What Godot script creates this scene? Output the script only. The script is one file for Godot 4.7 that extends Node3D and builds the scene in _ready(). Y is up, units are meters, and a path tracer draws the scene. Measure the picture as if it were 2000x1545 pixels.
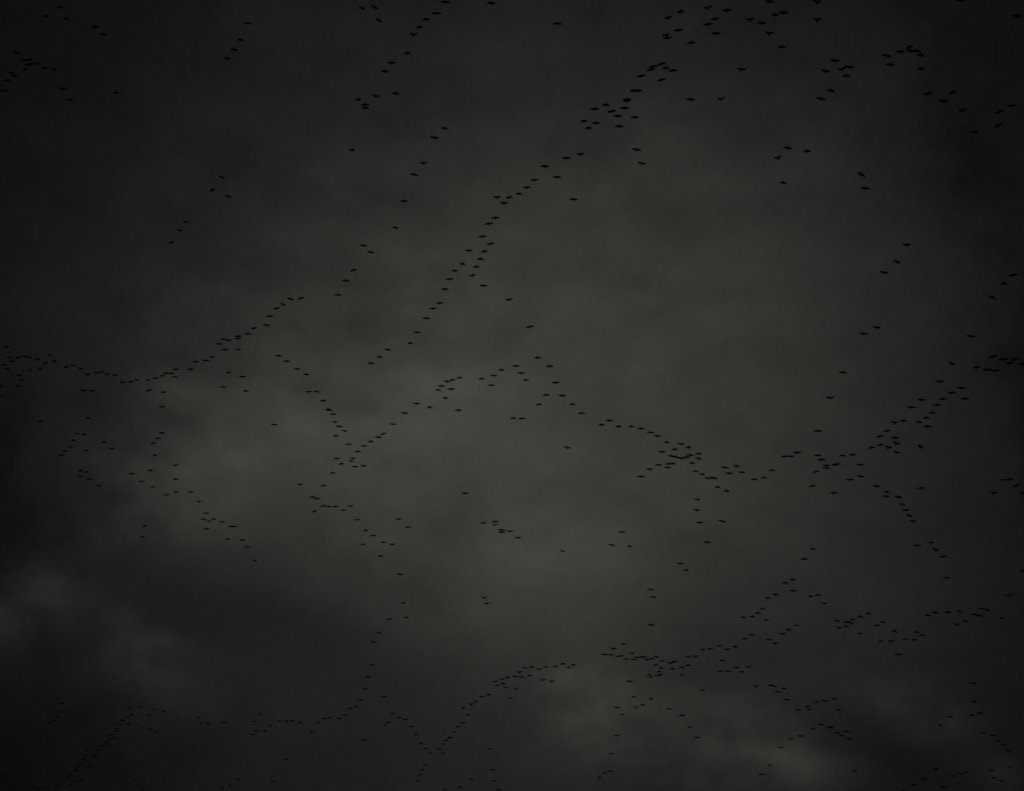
extends Node3D

# Long lines of migrating birds, black against a dark overcast sky.
# Metres, y up. The camera stands on open ground at the origin and looks up
# towards -Z; the flocks pass some 230 to 330 m overhead, flying towards +Z.

const SPAN := 1.6

enum { LEVEL, LIFTED, RAISED, DROOPING, ARCHED }
# angle of the inner and of the outer wing above level, in degrees
const INNER := [3.0, 19.0, 37.0, 8.0, 18.0]
const OUTER := [-1.0, 13.0, 26.0, -22.0, -50.0]
const SAID := ["gliding level", "wings lifted", "wings high", "wingtips drooping", "wings arched down"]
const ORDINAL := ["first", "second", "third", "fourth", "fifth", "sixth", "seventh", "eighth", "ninth", "tenth",
	"eleventh", "twelfth", "thirteenth", "fourteenth", "fifteenth", "sixteenth", "seventeenth", "eighteenth",
	"nineteenth", "twentieth", "twenty-first", "twenty-second", "twenty-third", "twenty-fourth", "twenty-fifth",
	"twenty-sixth", "twenty-seventh", "twenty-eighth", "twenty-ninth", "thirtieth", "thirty-first", "thirty-second"]

var feathers: StandardMaterial3D
var near_shape: Array[ArrayMesh] = []
var far_shape: Array[ArrayMesh] = []
var far_birds := SurfaceTool.new()
var rng := RandomNumberGenerator.new()


func _ready() -> void:
	rng.seed = 20417
	camera()
	sky()
	overcast_sun()
	ground()

	feathers = StandardMaterial3D.new()
	feathers.albedo_color = Color(0.016, 0.015, 0.014).linear_to_srgb()
	feathers.roughness = 0.95
	feathers.metallic_specular = 0.15
	for pose in INNER.size():
		near_shape.append(bird_shape(pose, 10))
		far_shape.append(bird_shape(pose, 6))
	far_birds.begin(Mesh.PRIMITIVE_TRIANGLES)
	flocks()
	var rest := MeshInstance3D.new()
	rest.name = "distant_birds"
	rest.mesh = far_birds.commit()
	rest.material_override = feathers
	rest.set_meta("kind", "stuff")
	rest.set_meta("category", "birds")
	rest.set_meta("label", "small black distant birds in wavering lines across the lower dark sky")
	add_child(rest, true)


func camera() -> void:
	var c := Camera3D.new()
	c.name = "camera"
	c.fov = 22.0
	c.near = 0.1
	c.far = 20000.0
	c.position = Vector3(0, 1.6, 0)
	c.rotation_degrees = Vector3(43.0, 0, 0)
	add_child(c)
	c.make_current()


# ------------------------------------------------------------------ sky ----

# Cloud that lets more light through (or less, where the last number is negative):
# azimuth and elevation in degrees, two half widths in degrees, tilt, strength.
var lobes := [
		[0.40, 43.18, 8.94, 8.79, 0, 39],
		[-4.65, 41.93, 3.46, 1.87, 14, 17],
		[-10.94, 39.93, 1.73, 1.23, 20, 16],
		[-12.93, 42.02, 0.87, 1.87, -10, 5],
		[-14.12, 38.86, 1.87, 0.87, -15, 8],
		[0.73, 38.14, 3.17, 1.73, 12, 14],
		[6.53, 45.16, 3.32, 3.32, 0, 6],
		[-2.53, 46.89, 2.45, 1.73, 30, 4],
		[-18.39, 39.39, 0.79, 1.87, 0, -8],
		[-9.83, 36.95, 2.74, 0.65, -18, -5],
		[-17.56, 35.70, 1.01, 0.65, 8, 15],
		[-15.68, 36.39, 0.87, 0.58, -10, 5],
		[-13.40, 35.40, 0.87, 0.43, -30, 3],
		[-12.37, 34.95, 1.08, 0.79, -35, 8],
		[-10.26, 34.02, 1.15, 0.58, -30, 2],
		[2.08, 34.71, 0.58, 1.01, -25, 9],
		[3.25, 33.84, 0.79, 0.79, -40, 8],
		[4.57, 33.10, 1.15, 0.65, -25, 6],
		[6.79, 33.28, 3.03, 1.15, 0, 6],
		[7.53, 32.40, 1.30, 0.87, 20, 12],
		[9.02, 32.30, 1.01, 0.72, -35, 9],
		[10.79, 32.03, 0.87, 0.50, 0, 6],
		[5.66, 34.04, 0.87, 0.58, -20, 3],
		[10.99, 38.63, 2.88, 2.88, 0, 5],
		[11.30, 35.19, 2.88, 1.59, 0, 3],
		[1.45, 37.85, 1.73, 1.30, 0, 2],
		[11.74, 32.77, 1.73, 0.58, -15, -4],
		[13.41, 33.71, 1.08, 0.58, -30, 7],
		[14.27, 33.06, 0.65, 0.43, -40, 4],
		[15.57, 31.52, 0.72, 0.43, -25, 8],
		[-15.94, 31.75, 1.73, 1.30, 0, -5],
		[19.29, 42.39, 0.87, 8.65, 0, -7],
		[22.08, 50.62, 3.75, 3.75, 0, -4],
		[-19.67, 50.65, 4.76, 3.32, 0, -6],
		[13.24, 45.29, 2.88, 3.60, 0, 4],
]
var billow := FastNoiseLite.new()
var wisp := FastNoiseLite.new()
var veil := FastNoiseLite.new()


# Brightness of the cloud deck in a direction, as the eye reads it (0 to 1).
func cloud_light(dir: Vector3) -> float:
	var p := dir * 100.0
	var az := rad_to_deg(atan2(dir.x, -dir.z))
	var el := rad_to_deg(asin(clampf(dir.y, -1.0, 1.0)))
	# wind-torn edges
	var wx := billow.get_noise_3d(p.x, p.y, p.z)
	var wy := billow.get_noise_3d(p.x + 311.0, p.y - 97.0, p.z + 53.0)
	var w := wisp.get_noise_3d(p.x, p.y, p.z)
	var v := wisp.get_noise_3d(p.x * 0.6 - 41.0, p.y * 1.5 + 13.0, p.z * 0.6)
	var level := 0.051 + 0.010 * veil.get_noise_3d(p.x, p.y, p.z)
	for l: Array in lobes:
		var dx: float = (az - l[0])
		if dx > 180.0:
			dx -= 360.0
		elif dx < -180.0:
			dx += 360.0
		dx *= cos(deg_to_rad(clampf(el, 0.0, 80.0)))
		var dy: float = el - l[1]
		var reach: float = minf(l[2], l[3])
		if absf(dx) > 4.0 * maxf(l[2], l[3]) or absf(dy) > 4.0 * maxf(l[2], l[3]):
			continue
		var ragged: float = minf(reach * 1.0, 1.1)
		dx += ragged * (1.1 * wx + 0.5 * w)
		dy += ragged * (0.8 * wy - 0.4 * v)
		var t: float = deg_to_rad(l[4])
		var a: float = (dx * cos(t) + dy * sin(t)) / l[2]
		var b: float = (dy * cos(t) - dx * sin(t)) / l[3]
		var torn: float = 1.0 + (0.9 * v + 0.5 * w if reach < 1.0 else 0.14 * v)
		level += l[5] / 255.0 * maxf(torn, 0.2) * exp(-0.5 * (a * a + b * b))
	return maxf(level * (1.0 + 0.03 * w + 0.05 * wx), 0.012)


func sky_color(level: float) -> Color:
	return Color(level * 1.018, level, level * 0.945).srgb_to_linear()


func direction(col: float, row: float, wide: int, high: int) -> Vector3:
	var az := col / wide * TAU
	var el := (0.5 - row / high) * PI
	return Vector3(sin(az) * cos(el), sin(el), -cos(az) * cos(el))


func sky() -> void:
	for n: FastNoiseLite in [billow, wisp, veil]:
		n.noise_type = FastNoiseLite.TYPE_SIMPLEX_SMOOTH
		n.fractal_type = FastNoiseLite.FRACTAL_FBM
	billow.seed = 11
	billow.frequency = 0.075
	billow.fractal_octaves = 4
	wisp.seed = 23
	wisp.frequency = 0.3
	wisp.fractal_octaves = 3
	veil.seed = 37
	veil.frequency = 0.022
	veil.fractal_octaves = 3

	const WIDE := 4096
	const HIGH := 2048
	var whole := Image.create_empty(512, 256, false, Image.FORMAT_RGBF)
	for row in 256:
		for col in 512:
			whole.set_pixel(col, row, sky_color(cloud_light(direction(col + 0.5, row + 0.5, 512, 256))))
	whole.resize(WIDE, HIGH, Image.INTERPOLATE_BILINEAR)
	# the part of the deck in view is worked out finely, down to a faint mottle
	var left := -298
	var right := 298
	var top := 360
	var bottom := 720
	for row in range(top, bottom):
		for col in range(left, right):
			var level := cloud_light(direction(col + 0.5, row + 0.5, WIDE, HIGH))
			level += GRAIN * rng.randfn()
			whole.set_pixel(posmod(col, WIDE), row, sky_color(maxf(level, 0.006)))

	var deck := PanoramaSkyMaterial.new()
	deck.panorama = ImageTexture.create_from_image(whole)
	var s := Sky.new()
	s.sky_material = deck
	var e := Environment.new()
	e.background_mode = Environment.BG_SKY
	e.sky = s
	e.tonemap_mode = Environment.TONE_MAPPER_LINEAR
	e.tonemap_exposure = 1.0
	e.sdfgi_enabled = true
	e.ssao_enabled = true
	e.ssil_enabled = true
	var around := WorldEnvironment.new()
	around.name = "world_environment"
	around.environment = e
	add_child(around)

const GRAIN := 0.0035


func overcast_sun() -> void:
	# what little sun comes through the deck, from ahead and above
	var l := DirectionalLight3D.new()
	l.name = "overcast_sun"
	l.light_energy = 0.15
	l.light_color = Color(1.0, 0.97, 0.92)
	l.light_angular_distance = 20.0
	l.shadow_enabled = true
	l.rotation_degrees = Vector3(-62, 180, 0)
	add_child(l)


func ground() -> void:
	var g := MeshInstance3D.new()
	g.name = "ground"
	var sheet := PlaneMesh.new()
	sheet.size = Vector2(12000, 12000)
	sheet.subdivide_width = 8
	sheet.subdivide_depth = 8
	g.mesh = sheet
	var n := FastNoiseLite.new()
	n.seed = 5
	n.frequency = 0.02
	var ramp := Gradient.new()
	ramp.set_color(0, Color(0.035, 0.04, 0.025).linear_to_srgb())
	ramp.set_color(1, Color(0.075, 0.07, 0.045).linear_to_srgb())
	var tex := NoiseTexture2D.new()
	tex.width = 512
	tex.height = 512
	tex.seamless = true
	tex.noise = n
	tex.color_ramp = ramp
	var m := StandardMaterial3D.new()
	m.albedo_texture = tex
	m.uv1_scale = Vector3(600, 600, 1)
	m.roughness = 1.0
	g.material_override = m
	g.set_meta("kind", "structure")
	g.set_meta("label", "dark open field under the flocks")
	add_child(g, true)


# ---------------------------------------------------------------- birds ----

func between(x: float, at: Array, values: Array) -> float:
	for i in range(1, at.size()):
		if x <= at[i]:
			return lerpf(values[i - 1], values[i], clampf((x - at[i - 1]) / (at[i] - at[i - 1]), 0.0, 1.0))
	return values[-1]


# Half breadth of the trunk, neck, head and tail at z (bill forward, +z).
func trunk(z: float) -> float:
	return between(z, [-0.43, -0.41, -0.32, -0.2, -0.05, 0.08, 0.17, 0.26, 0.35, 0.45, 0.49, 0.53, 0.60],
		[0.055, 0.09, 0.08, 0.1, 0.126, 0.118, 0.096, 0.06, 0.046, 0.043, 0.047, 0.027, 0.005])


# One skin from wingtip to wingtip: a closed loop of points round the section at
# each step along the span; in the middle the loops run from bill to tail.
func bird_shape(pose: int, fine: int) -> ArrayMesh:
	var steps := [0.0, 0.014, 0.03, 0.042, 0.06, 0.085, 0.11, 0.14, 0.21, 0.3, 0.39, 0.48, 0.56, 0.63, 0.69, 0.74, 0.775, 0.8]
	var half: Array[PackedVector3Array] = []
	var x := 0.0
	var y := 0.0
	for i in steps.size():
		var s: float = steps[i]
		if i > 0:
			var ds: float = s - steps[i - 1]
			var mid: float = s - 0.5 * ds
			var turn: float = deg_to_rad(lerpf(INNER[pose], OUTER[pose], smoothstep(0.16, 0.5, mid))) * smoothstep(0.03, 0.12, mid)
			x += cos(turn) * ds
			y += sin(turn) * ds
		var lead := between(s, [0.0, 0.1, 0.3, 0.52, 0.7, 0.775, 0.8], [0.19, 0.195, 0.25, 0.215, 0.11, 0.025, -0.035])
		var trail := between(s, [0.0, 0.1, 0.3, 0.52, 0.7, 0.775, 0.8], [-0.235, -0.23, -0.2, -0.185, -0.165, -0.135, -0.09])
		var front := lead
		var back := trail
		var z := 0.60
		while z > lead:
			if trunk(z) >= s:
				front = z
				break
			z -= 0.005
		z = -0.43
		while z < trail:
			if trunk(z) >= s:
				back = z
				break
			z += 0.005
		var loop := PackedVector3Array()
		for k in fine * 2:
			var j := k if k <= fine else fine * 2 - k
			var f := 0.5 - 0.5 * cos(PI * j / fine)
			var at := lerpf(front, back, f)
			var thick := 0.003
			if at <= lead and at >= trail:
				var g := (lead - at) / (lead - trail)
				thick += (0.024 - 0.022 * s) * pow(maxf(sin(PI * pow(g, 0.6)), 0.0), 0.8)
			var r := trunk(at)
			if r > s:
				thick = maxf(thick, sqrt(r * r - s * s) * 0.95)
			if k == 0 or k == fine:
				thick = 0.0
			loop.append(Vector3(x, y + (thick if k < fine else -thick * 0.8), at))
		half.append(loop)
	var st := SurfaceTool.new()
	st.begin(Mesh.PRIMITIVE_TRIANGLES)
	var count := fine * 2
	var rows := half.size() * 2 - 1
	for r in rows:
		var away := r - (half.size() - 1)
		for p in half[absi(away)]:
			st.add_vertex(Vector3(p.x * signf(away) if away != 0 else 0.0, p.y, p.z))
	for r in rows - 1:
		for k in count:
			var a := r * count + k
			var b := r * count + (k + 1) % count
			var c := a + count
			var d := b + count
			for i in [a, b, c, b, d, c]:
				st.add_index(i)
	st.generate_normals()
	return st.commit()


# A line of birds: what it is, from which end it is counted, and for each bird its
# pose, its place, its bank, its turn and whether it is one of the distant ones.
func skein(line: String, from: String, members: Array) -> void:
	for i in members.size():
		var b: Array = members[i]
		var turned := Basis(Vector3.UP, deg_to_rad(b[5] + rng.randf_range(-4.0, 4.0)))
		turned = turned * Basis(Vector3.RIGHT, deg_to_rad(rng.randf_range(-4.0, 4.0)))
		turned = turned * Basis(Vector3.BACK, deg_to_rad(-b[4] + rng.randf_range(-1.5, 1.5)))
		turned = turned.scaled(Vector3.ONE * rng.randf_range(0.96, 1.04))
		var at := Transform3D(turned, Vector3(b[1], b[2], b[3]))
		if b.size() > 6:
			far_birds.append_from(far_shape[b[0]], 0, at)
			continue
		var o := MeshInstance3D.new()
		o.name = "bird"
		o.mesh = near_shape[b[0]]
		o.material_override = feathers
		o.transform = at
		o.set_meta("category", "bird")
		o.set_meta("group", "birds flying over in long lines")
		o.set_meta("label", "black bird %s, %s from %s in %s" % [SAID[b[0]], ORDINAL[i], from, line])
		add_child(o, true)


func flocks() -> void:
	skein("loose five in the top left corner", "left", [
		[ARCHED, -91.15, 327.71, -240.77, 0, 0], [LEVEL, -88.10, 327.38, -238.39, 4.9, 0], [ARCHED, -86.59, 324.98, -239.30, -15.9, 22], [DROOPING, -80.44, 321.50, -238.71, -19, 0],
		[ARCHED, -78.94, 320.76, -239.92, 0, 22],
	])
	skein("bent line at the upper left edge", "left", [
		[LEVEL, -105.07, 334.81, -264.84, 0, 0], [LEVEL, -103.71, 334.04, -261.57, 0, 0], [ARCHED, -102.11, 333.16, -259.04, 7.7, 0, true], [ARCHED, -101.57, 332.89, -259.48, 0, 0, true],
		[LEVEL, -99.79, 331.83, -252.82, 4.7, 0], [LEVEL, -98.47, 331.17, -254.12, 0, 0], [LEVEL, -98.68, 331.34, -256.64, 0, -22], [LEVEL, -97.63, 330.77, -255.03, 0, 0],
		[LEVEL, -97.11, 330.46, -253.50, 0, 0], [LEVEL, -96.46, 330.15, -254.23, 0, 0], [LEVEL, -95.73, 329.76, -253.93, 0, 0], [LEVEL, -94.03, 328.91, -254.42, 12.4, 0],
		[ARCHED, -91.86, 327.78, -253.87, 15.5, 0, true],
	])
	skein("loose trio below the bent upper line", "left", [
		[LIFTED, -90.91, 327.42, -258.51, 4.7, 0], [ARCHED, -89.64, 326.84, -260.80, 0, 0, true], [ARCHED, -78.56, 321.02, -254.40, 7.8, 0, true],
	])
	skein("short slanting foursome at upper left", "top", [
		[DROOPING, -48.21, 304.48, -225.22, 0, 0], [ARCHED, -50.02, 305.61, -229.81, 12.9, 0], [LEVEL, -51.68, 306.58, -232.78, 16, 0], [LIFTED, -53.35, 307.55, -235.60, 4.8, 0],
	])
	skein("trio at top edge beside slanting line", "left", [
		[ARCHED, -26.25, 294.45, -214.51, 19.7, 0], [LEVEL, -24.04, 293.42, -213.54, 31.5, 0], [LEVEL, -23.25, 291.33, -214.78, 31.3, 0],
	])
	skein("slanting line touching top edge near centre", "top", [
		[LEVEL, -11.35, 287.33, -208.02, 5.1, 0], [LEVEL, -12.92, 286.75, -209.94, 0, 0], [ARCHED, -14.72, 286.96, -211.33, 0, 0], [ARCHED, -15.95, 287.54, -213.43, 0, 0],
		[RAISED, -17.11, 288.25, -215.60, 0, 0], [ARCHED, -18.38, 289.17, -220.27, 0, 0], [LIFTED, -21.34, 290.85, -223.70, 0, 0], [ARCHED, -22.71, 291.67, -226.17, 0, 0],
	])
	skein("knot of five below slanting line", "left", [
		[ARCHED, -28.08, 294.85, -235.15, 0, 0], [LEVEL, -26.87, 294.29, -235.89, 0, 0], [ARCHED, -26.82, 294.31, -236.61, 4.7, 0], [LIFTED, -24.71, 293.05, -232.94, 12.6, 0],
		[DROOPING, -20.91, 291.04, -230.69, 9.5, 0],
	])
	skein("three lone birds around the top centre", "left", [
		[ARCHED, -30.11, 296.59, -248.52, 0, 0], [DROOPING, -3.48, 283.02, -205.09, 0, 0], [DROOPING, 7.47, 276.74, -204.64, 0, 0],
	])
	skein("sparse slanting line beside the long diagonal", "top", [
		[ARCHED, -12.09, 286.97, -235.39, 12.4, 0], [LIFTED, -14.15, 288.18, -238.60, 7.8, 0], [LIFTED, -16.38, 289.72, -245.93, 0, 0], [LEVEL, -18.26, 290.86, -249.72, 15.1, 0],
		[DROOPING, -20.49, 292.42, -257.64, 7.5, 0], [ARCHED, -22.49, 293.87, -265.84, 21.7, 0], [LEVEL, -29.35, 297.64, -273.97, 14.5, 0], [LEVEL, -27.91, 297.01, -275.20, 11.6, 0],
		[DROOPING, -31.83, 299.28, -282.20, 0, -22], [LEVEL, -33.74, 300.42, -286.25, 7.2, 0], [DROOPING, -35.75, 301.66, -291.48, 0, 0],
	])
	skein("small flock in dark middle left sky", "top", [
		[LEVEL, -58.04, 311.29, -268.08, 22, 0], [ARCHED, -60.54, 312.72, -272.66, 0, -22, true], [LEVEL, -57.30, 311.15, -273.01, 14.8, 0], [ARCHED, -67.83, 316.82, -285.05, 7.3, 0, true],
		[LIFTED, -69.79, 317.92, -288.44, 17.3, 0], [DROOPING, -72.12, 319.24, -293.10, 0, -22, true],
	])
	skein("crowded flock crowning the long diagonal line", "top", [
		[DROOPING, 24.65, 271.33, -208.82, -16, 0], [LEVEL, 23.49, 271.72, -209.65, -16, 0], [ARCHED, 25.44, 271.06, -209.45, -8.1, 0], [DROOPING, 23.02, 271.88, -210.42, -16, 0],
		[DROOPING, 26.61, 270.65, -209.62, -12.8, 0], [LEVEL, 21.59, 272.39, -212.14, -9.6, 0], [DROOPING, 24.82, 271.26, -212.07, -12.8, 0], [LEVEL, 20.60, 272.77, -215.53, 0, 0],
		[LEVEL, 21.15, 272.57, -215.37, 0, 0], [DROOPING, 19.46, 273.20, -217.74, -12.6, 0], [ARCHED, 19.39, 273.24, -218.09, -9.5, 0], [ARCHED, 15.94, 274.51, -220.00, 0, 0],
		[LEVEL, 19.16, 273.35, -219.73, 0, 0], [LEVEL, 14.12, 275.21, -221.45, -3.2, 0], [LEVEL, 17.01, 274.15, -221.10, -15.6, 0], [DROOPING, 18.07, 273.78, -221.81, 0, 0],
		[LEVEL, 20.94, 272.72, -221.22, 3.2, 0], [ARCHED, 12.42, 275.93, -224.69, 0, 0], [LEVEL, 14.43, 275.19, -224.48, 0, 0], [DROOPING, 18.38, 273.72, -224.00, 0, 0],
		[ARCHED, 13.25, 275.68, -226.01, 0, 0],
	])
	skein("long diagonal line through the centre", "top", [
		[LIFTED, 12.05, 276.37, -232.53, -4.6, 0], [LEVEL, 9.59, 277.39, -234.22, 0, 0], [DROOPING, 5.84, 278.99, -237.49, 0, 0], [LEVEL, 8.05, 278.23, -239.41, 0, 0],
		[LIFTED, 4.02, 279.94, -241.61, 0, 0], [DROOPING, 2.67, 280.61, -243.91, -4.6, 0], [ARCHED, 1.25, 281.31, -246.05, 0, 0], [ARCHED, -0.56, 282.19, -247.72, -12, 0],
		[RAISED, -2.67, 283.27, -248.70, -7.5, 0], [LIFTED, -1.47, 282.75, -249.62, 0, 0], [LEVEL, -3.08, 283.84, -254.20, -7.4, 0], [LEVEL, -4.31, 284.57, -256.35, -7.4, 0],
		[LEVEL, -5.60, 285.45, -260.40, -5.9, 0], [LEVEL, -4.02, 284.78, -261.65, -14.6, 0], [LIFTED, -8.18, 287.01, -265.54, -2.9, 0], [ARCHED, -5.28, 285.56, -264.32, -11.7, 0],
		[DROOPING, -6.07, 286.10, -266.82, -11.6, 22], [ARCHED, -9.58, 287.96, -269.87, 0, 0], [ARCHED, -6.89, 286.66, -269.36, -4.4, 0], [ARCHED, -11.10, 288.85, -272.53, 0, 0],
		[LEVEL, -7.65, 287.20, -272.19, -14.3, 0], [LEVEL, -12.13, 289.52, -275.37, -4.3, 0], [DROOPING, -13.21, 290.25, -278.79, 0, 0], [LEVEL, -14.36, 291.08, -283.48, -5.7, 0],
		[LIFTED, -15.81, 291.91, -285.87, -2.8, 0], [LEVEL, -17.30, 292.84, -289.47, 0, 0], [LEVEL, -19.30, 294.10, -294.78, 0, 0], [ARCHED, -20.97, 295.14, -299.02, 0, 0, true],
		[LEVEL, -25.86, 297.69, -303.52, 11.1, 0], [ARCHED, -27.78, 298.77, -306.78, 6.9, 0, true], [LEVEL, -29.80, 299.67, -309.64, 6.9, 0],
	])
	skein("scattered birds right of the long diagonal", "top", [
		[LIFTED, 21.51, 272.59, -228.30, 12.3, 0], [LIFTED, 22.56, 272.21, -231.11, 18.1, 0], [LEVEL, 11.06, 277.22, -243.79, 4.5, 0], [LEVEL, -5.52, 286.32, -274.09, 4.3, 0],
		[LIFTED, -0.52, 284.08, -275.70, -11.4, 0], [LEVEL, 3.50, 282.58, -281.61, -14, 0],
	])
	skein("loose flock at top edge, centre right", "top", [
		[LIFTED, 31.61, 270.68, -197.00, -13.3, 0], [LEVEL, 34.54, 269.46, -196.61, -10, 0], [ARCHED, 27.26, 271.57, -198.45, -13.3, 0], [LIFTED, 25.45, 271.44, -199.52, -19.6, 0],
		[LIFTED, 32.64, 269.01, -198.03, -6.6, 0], [LEVEL, 31.58, 269.17, -199.16, -8.3, 0], [LIFTED, 27.05, 270.58, -201.43, -5, 0], [LEVEL, 33.01, 268.66, -200.56, -6.6, 0],
		[RAISED, 25.28, 271.14, -202.83, -28.3, 0], [LEVEL, 25.43, 271.08, -203.30, -13.1, 0], [LEVEL, 29.21, 269.85, -203.35, -4.9, 0],
	])
	skein("bent line beyond the loose top flock", "top", [
		[ARCHED, 41.01, 268.45, -194.17, 0, 0], [RAISED, 48.26, 266.11, -192.57, 0, 0], [LIFTED, 43.14, 266.47, -194.91, 0, 0], [ARCHED, 41.86, 266.63, -195.42, 5, 0],
		[RAISED, 38.12, 267.24, -196.82, -8.3, 0], [RAISED, 48.26, 264.01, -194.53, 0, 0], [DROOPING, 39.88, 266.57, -196.93, 3.3, 0], [RAISED, 41.17, 266.05, -198.64, 8.2, 0],
		[ARCHED, 43.26, 265.21, -200.65, 0, 0],
	])
	skein("lone trio below the loose top flock", "left", [
		[DROOPING, 29.87, 269.43, -214.71, 9.5, 0], [RAISED, 34.73, 267.67, -213.30, -7.9, 0], [LIFTED, 37.47, 266.92, -206.55, 0, 0],
	])
	skein("seven birds beside upper right arch", "top", [
		[LIFTED, 51.54, 262.25, -201.13, 8, 0], [LEVEL, 53.84, 261.35, -201.71, 4.8, 0], [RAISED, 52.74, 261.68, -202.47, 7.9, -22], [LIFTED, 50.31, 262.49, -203.41, 15.7, 0],
		[ARCHED, 53.51, 261.30, -203.41, 0, 0], [ARCHED, 51.52, 261.74, -206.76, 18.5, 0], [LEVEL, 50.12, 262.11, -208.73, 15.5, 0],
	])
	skein("arched line at the upper right", "left", [
		[DROOPING, 59.14, 259.79, -198.27, 15.7, 0], [LEVEL, 59.80, 259.37, -199.66, 4.8, 0], [LIFTED, 61.05, 259.24, -197.10, 6.4, 0], [ARCHED, 62.25, 258.96, -195.94, 0, -22],
		[LEVEL, 62.51, 258.79, -196.50, 12.7, 0], [ARCHED, 63.52, 258.45, -196.29, 23.2, 0], [ARCHED, 64.08, 258.16, -196.87, 18.7, 0], [ARCHED, 64.36, 257.72, -199.19, 0, 0],
		[LIFTED, 65.97, 256.50, -203.26, -4.7, 0], [LIFTED, 68.28, 255.46, -203.92, 7.7, 0], [ARCHED, 69.55, 255.26, -201.92, 0, -22], [ARCHED, 71.27, 254.12, -204.59, 0, -22],
	])
	skein("loose birds by the upper right edge", "top", [
		[LEVEL, 69.13, 259.77, -187.57, 0, 0, true], [LEVEL, 77.05, 255.51, -187.41, 0, 0], [LEVEL, 78.14, 251.73, -201.79, -6.1, 0], [LEVEL, 76.48, 252.14, -203.35, -3.1, -22],
		[LIFTED, 76.72, 251.58, -205.73, -7.6, -22], [LEVEL, 73.41, 252.65, -207.86, -4.5, 0],
	])
	skein("quartet below the seven at upper right", "top", [
		[LEVEL, 45.94, 262.98, -219.81, 7.6, 0], [ARCHED, 49.01, 261.72, -219.42, 0, 0], [RAISED, 44.52, 263.41, -222.41, 7.6, -22], [ARCHED, 45.89, 262.56, -227.10, 12, 0],
	])
	skein("lone pair at middle right", "top", [
		[DROOPING, 57.77, 257.79, -221.12, 14.8, 22], [LEVEL, 58.65, 257.14, -223.59, 11.8, 0],
	])
	skein("slanting trio at middle right", "top", [
		[LIFTED, 66.18, 252.56, -232.15, 0, 0], [ARCHED, 65.12, 252.64, -236.09, 27.5, 0], [LEVEL, 63.33, 253.24, -239.11, 14.1, 0],
	])
	skein("slanting trio by the right edge", "top", [
		[LEVEL, 82.34, 244.13, -231.07, 4.2, -22], [ARCHED, 81.27, 244.36, -233.18, 13.9, 0], [DROOPING, 79.90, 244.56, -236.54, 7, 22],
	])
	skein("loose birds above the right hand slope", "top", [
		[LEVEL, 63.54, 251.93, -251.07, 11.1, 0], [LEVEL, 61.65, 252.76, -253.43, 11, 0], [LEVEL, 77.85, 244.34, -245.55, 4.1, 0], [DROOPING, 59.44, 253.87, -264.47, 6.8, 0],
		[LIFTED, 58.22, 255.23, -272.60, 2.7, 0], [DROOPING, 57.28, 256.57, -283.13, 0, 0],
	])
	skein("", "left", [
		[LEVEL, -127.86, 348.00, -371.75, 0, 0, true], [LEVEL, -126.92, 347.66, -367.65, -6.7, 0, true], [LEVEL, -124.41, 346.66, -359.06, 4, 0, true], [LEVEL, -122.06, 345.45, -351.38, 4.1, 0, true],
		[DROOPING, -123.48, 346.15, -359.91, 0, 22, true], [LEVEL, -122.27, 345.66, -355.48, -2.7, 0, true], [LEVEL, -121.58, 345.29, -356.42, -2.7, 0, true], [LEVEL, -119.64, 344.36, -354.09, 0, -22, true],
		[DROOPING, -121.51, 344.95, -364.78, -6.7, 0, true], [LEVEL, -120.61, 344.63, -360.68, 4, 0, true], [LEVEL, -120.16, 344.35, -361.95, 0, 22, true], [DROOPING, -117.68, 343.37, -352.65, 0, 0, true],
		[DROOPING, -116.24, 342.67, -352.35, 6.8, 0, true], [ARCHED, -117.04, 342.93, -356.83, 0, 22, true], [ARCHED, -114.02, 341.57, -351.78, 0, 0, true], [ARCHED, -113.97, 341.42, -354.81, 0, 22, true],
		[LEVEL, -112.17, 340.59, -352.22, 0, -22, true], [LEVEL, -110.25, 339.67, -348.48, 0, 22, true], [DROOPING, -109.23, 339.17, -349.89, 0, -22, true],
	])
	skein("", "left", [
		[LEVEL, -106.35, 337.65, -350.42, 0, -22, true], [LEVEL, -104.28, 336.64, -348.78, 4.1, 22, true], [DROOPING, -102.32, 335.62, -348.83, 4.1, 22, true], [LEVEL, -100.79, 334.76, -349.98, 6.8, 0, true],
		[DROOPING, -98.13, 333.46, -348.02, 6.8, 0, true], [LEVEL, -96.67, 332.75, -346.99, 0, 0, true], [ARCHED, -95.28, 332.02, -346.93, 0, 0, true], [LEVEL, -93.23, 330.98, -346.18, 4.1, 0, true],
		[LEVEL, -91.57, 330.03, -347.62, 0, 0, true], [LEVEL, -89.32, 328.91, -346.27, 0, 0, true], [ARCHED, -87.49, 328.03, -344.71, 6.8, 0, true], [ARCHED, -84.44, 326.50, -343.10, 6.8, 0, true],
		[LEVEL, -82.51, 325.57, -341.53, -2.7, 0, true], [DROOPING, -80.52, 324.62, -339.74, -4.1, 0, true], [DROOPING, -79.47, 324.15, -338.39, -6.8, 0, true], [LEVEL, -78.06, 323.45, -337.72, 0, 0, true],
		[LEVEL, -77.40, 323.05, -338.49, 2.7, 0, true], [LEVEL, -76.75, 322.87, -335.76, 0, 0, true], [DROOPING, -73.00, 321.01, -333.78, 0, 0, true], [LEVEL, -71.37, 320.35, -330.69, -2.7, 0, true],
	])
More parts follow.
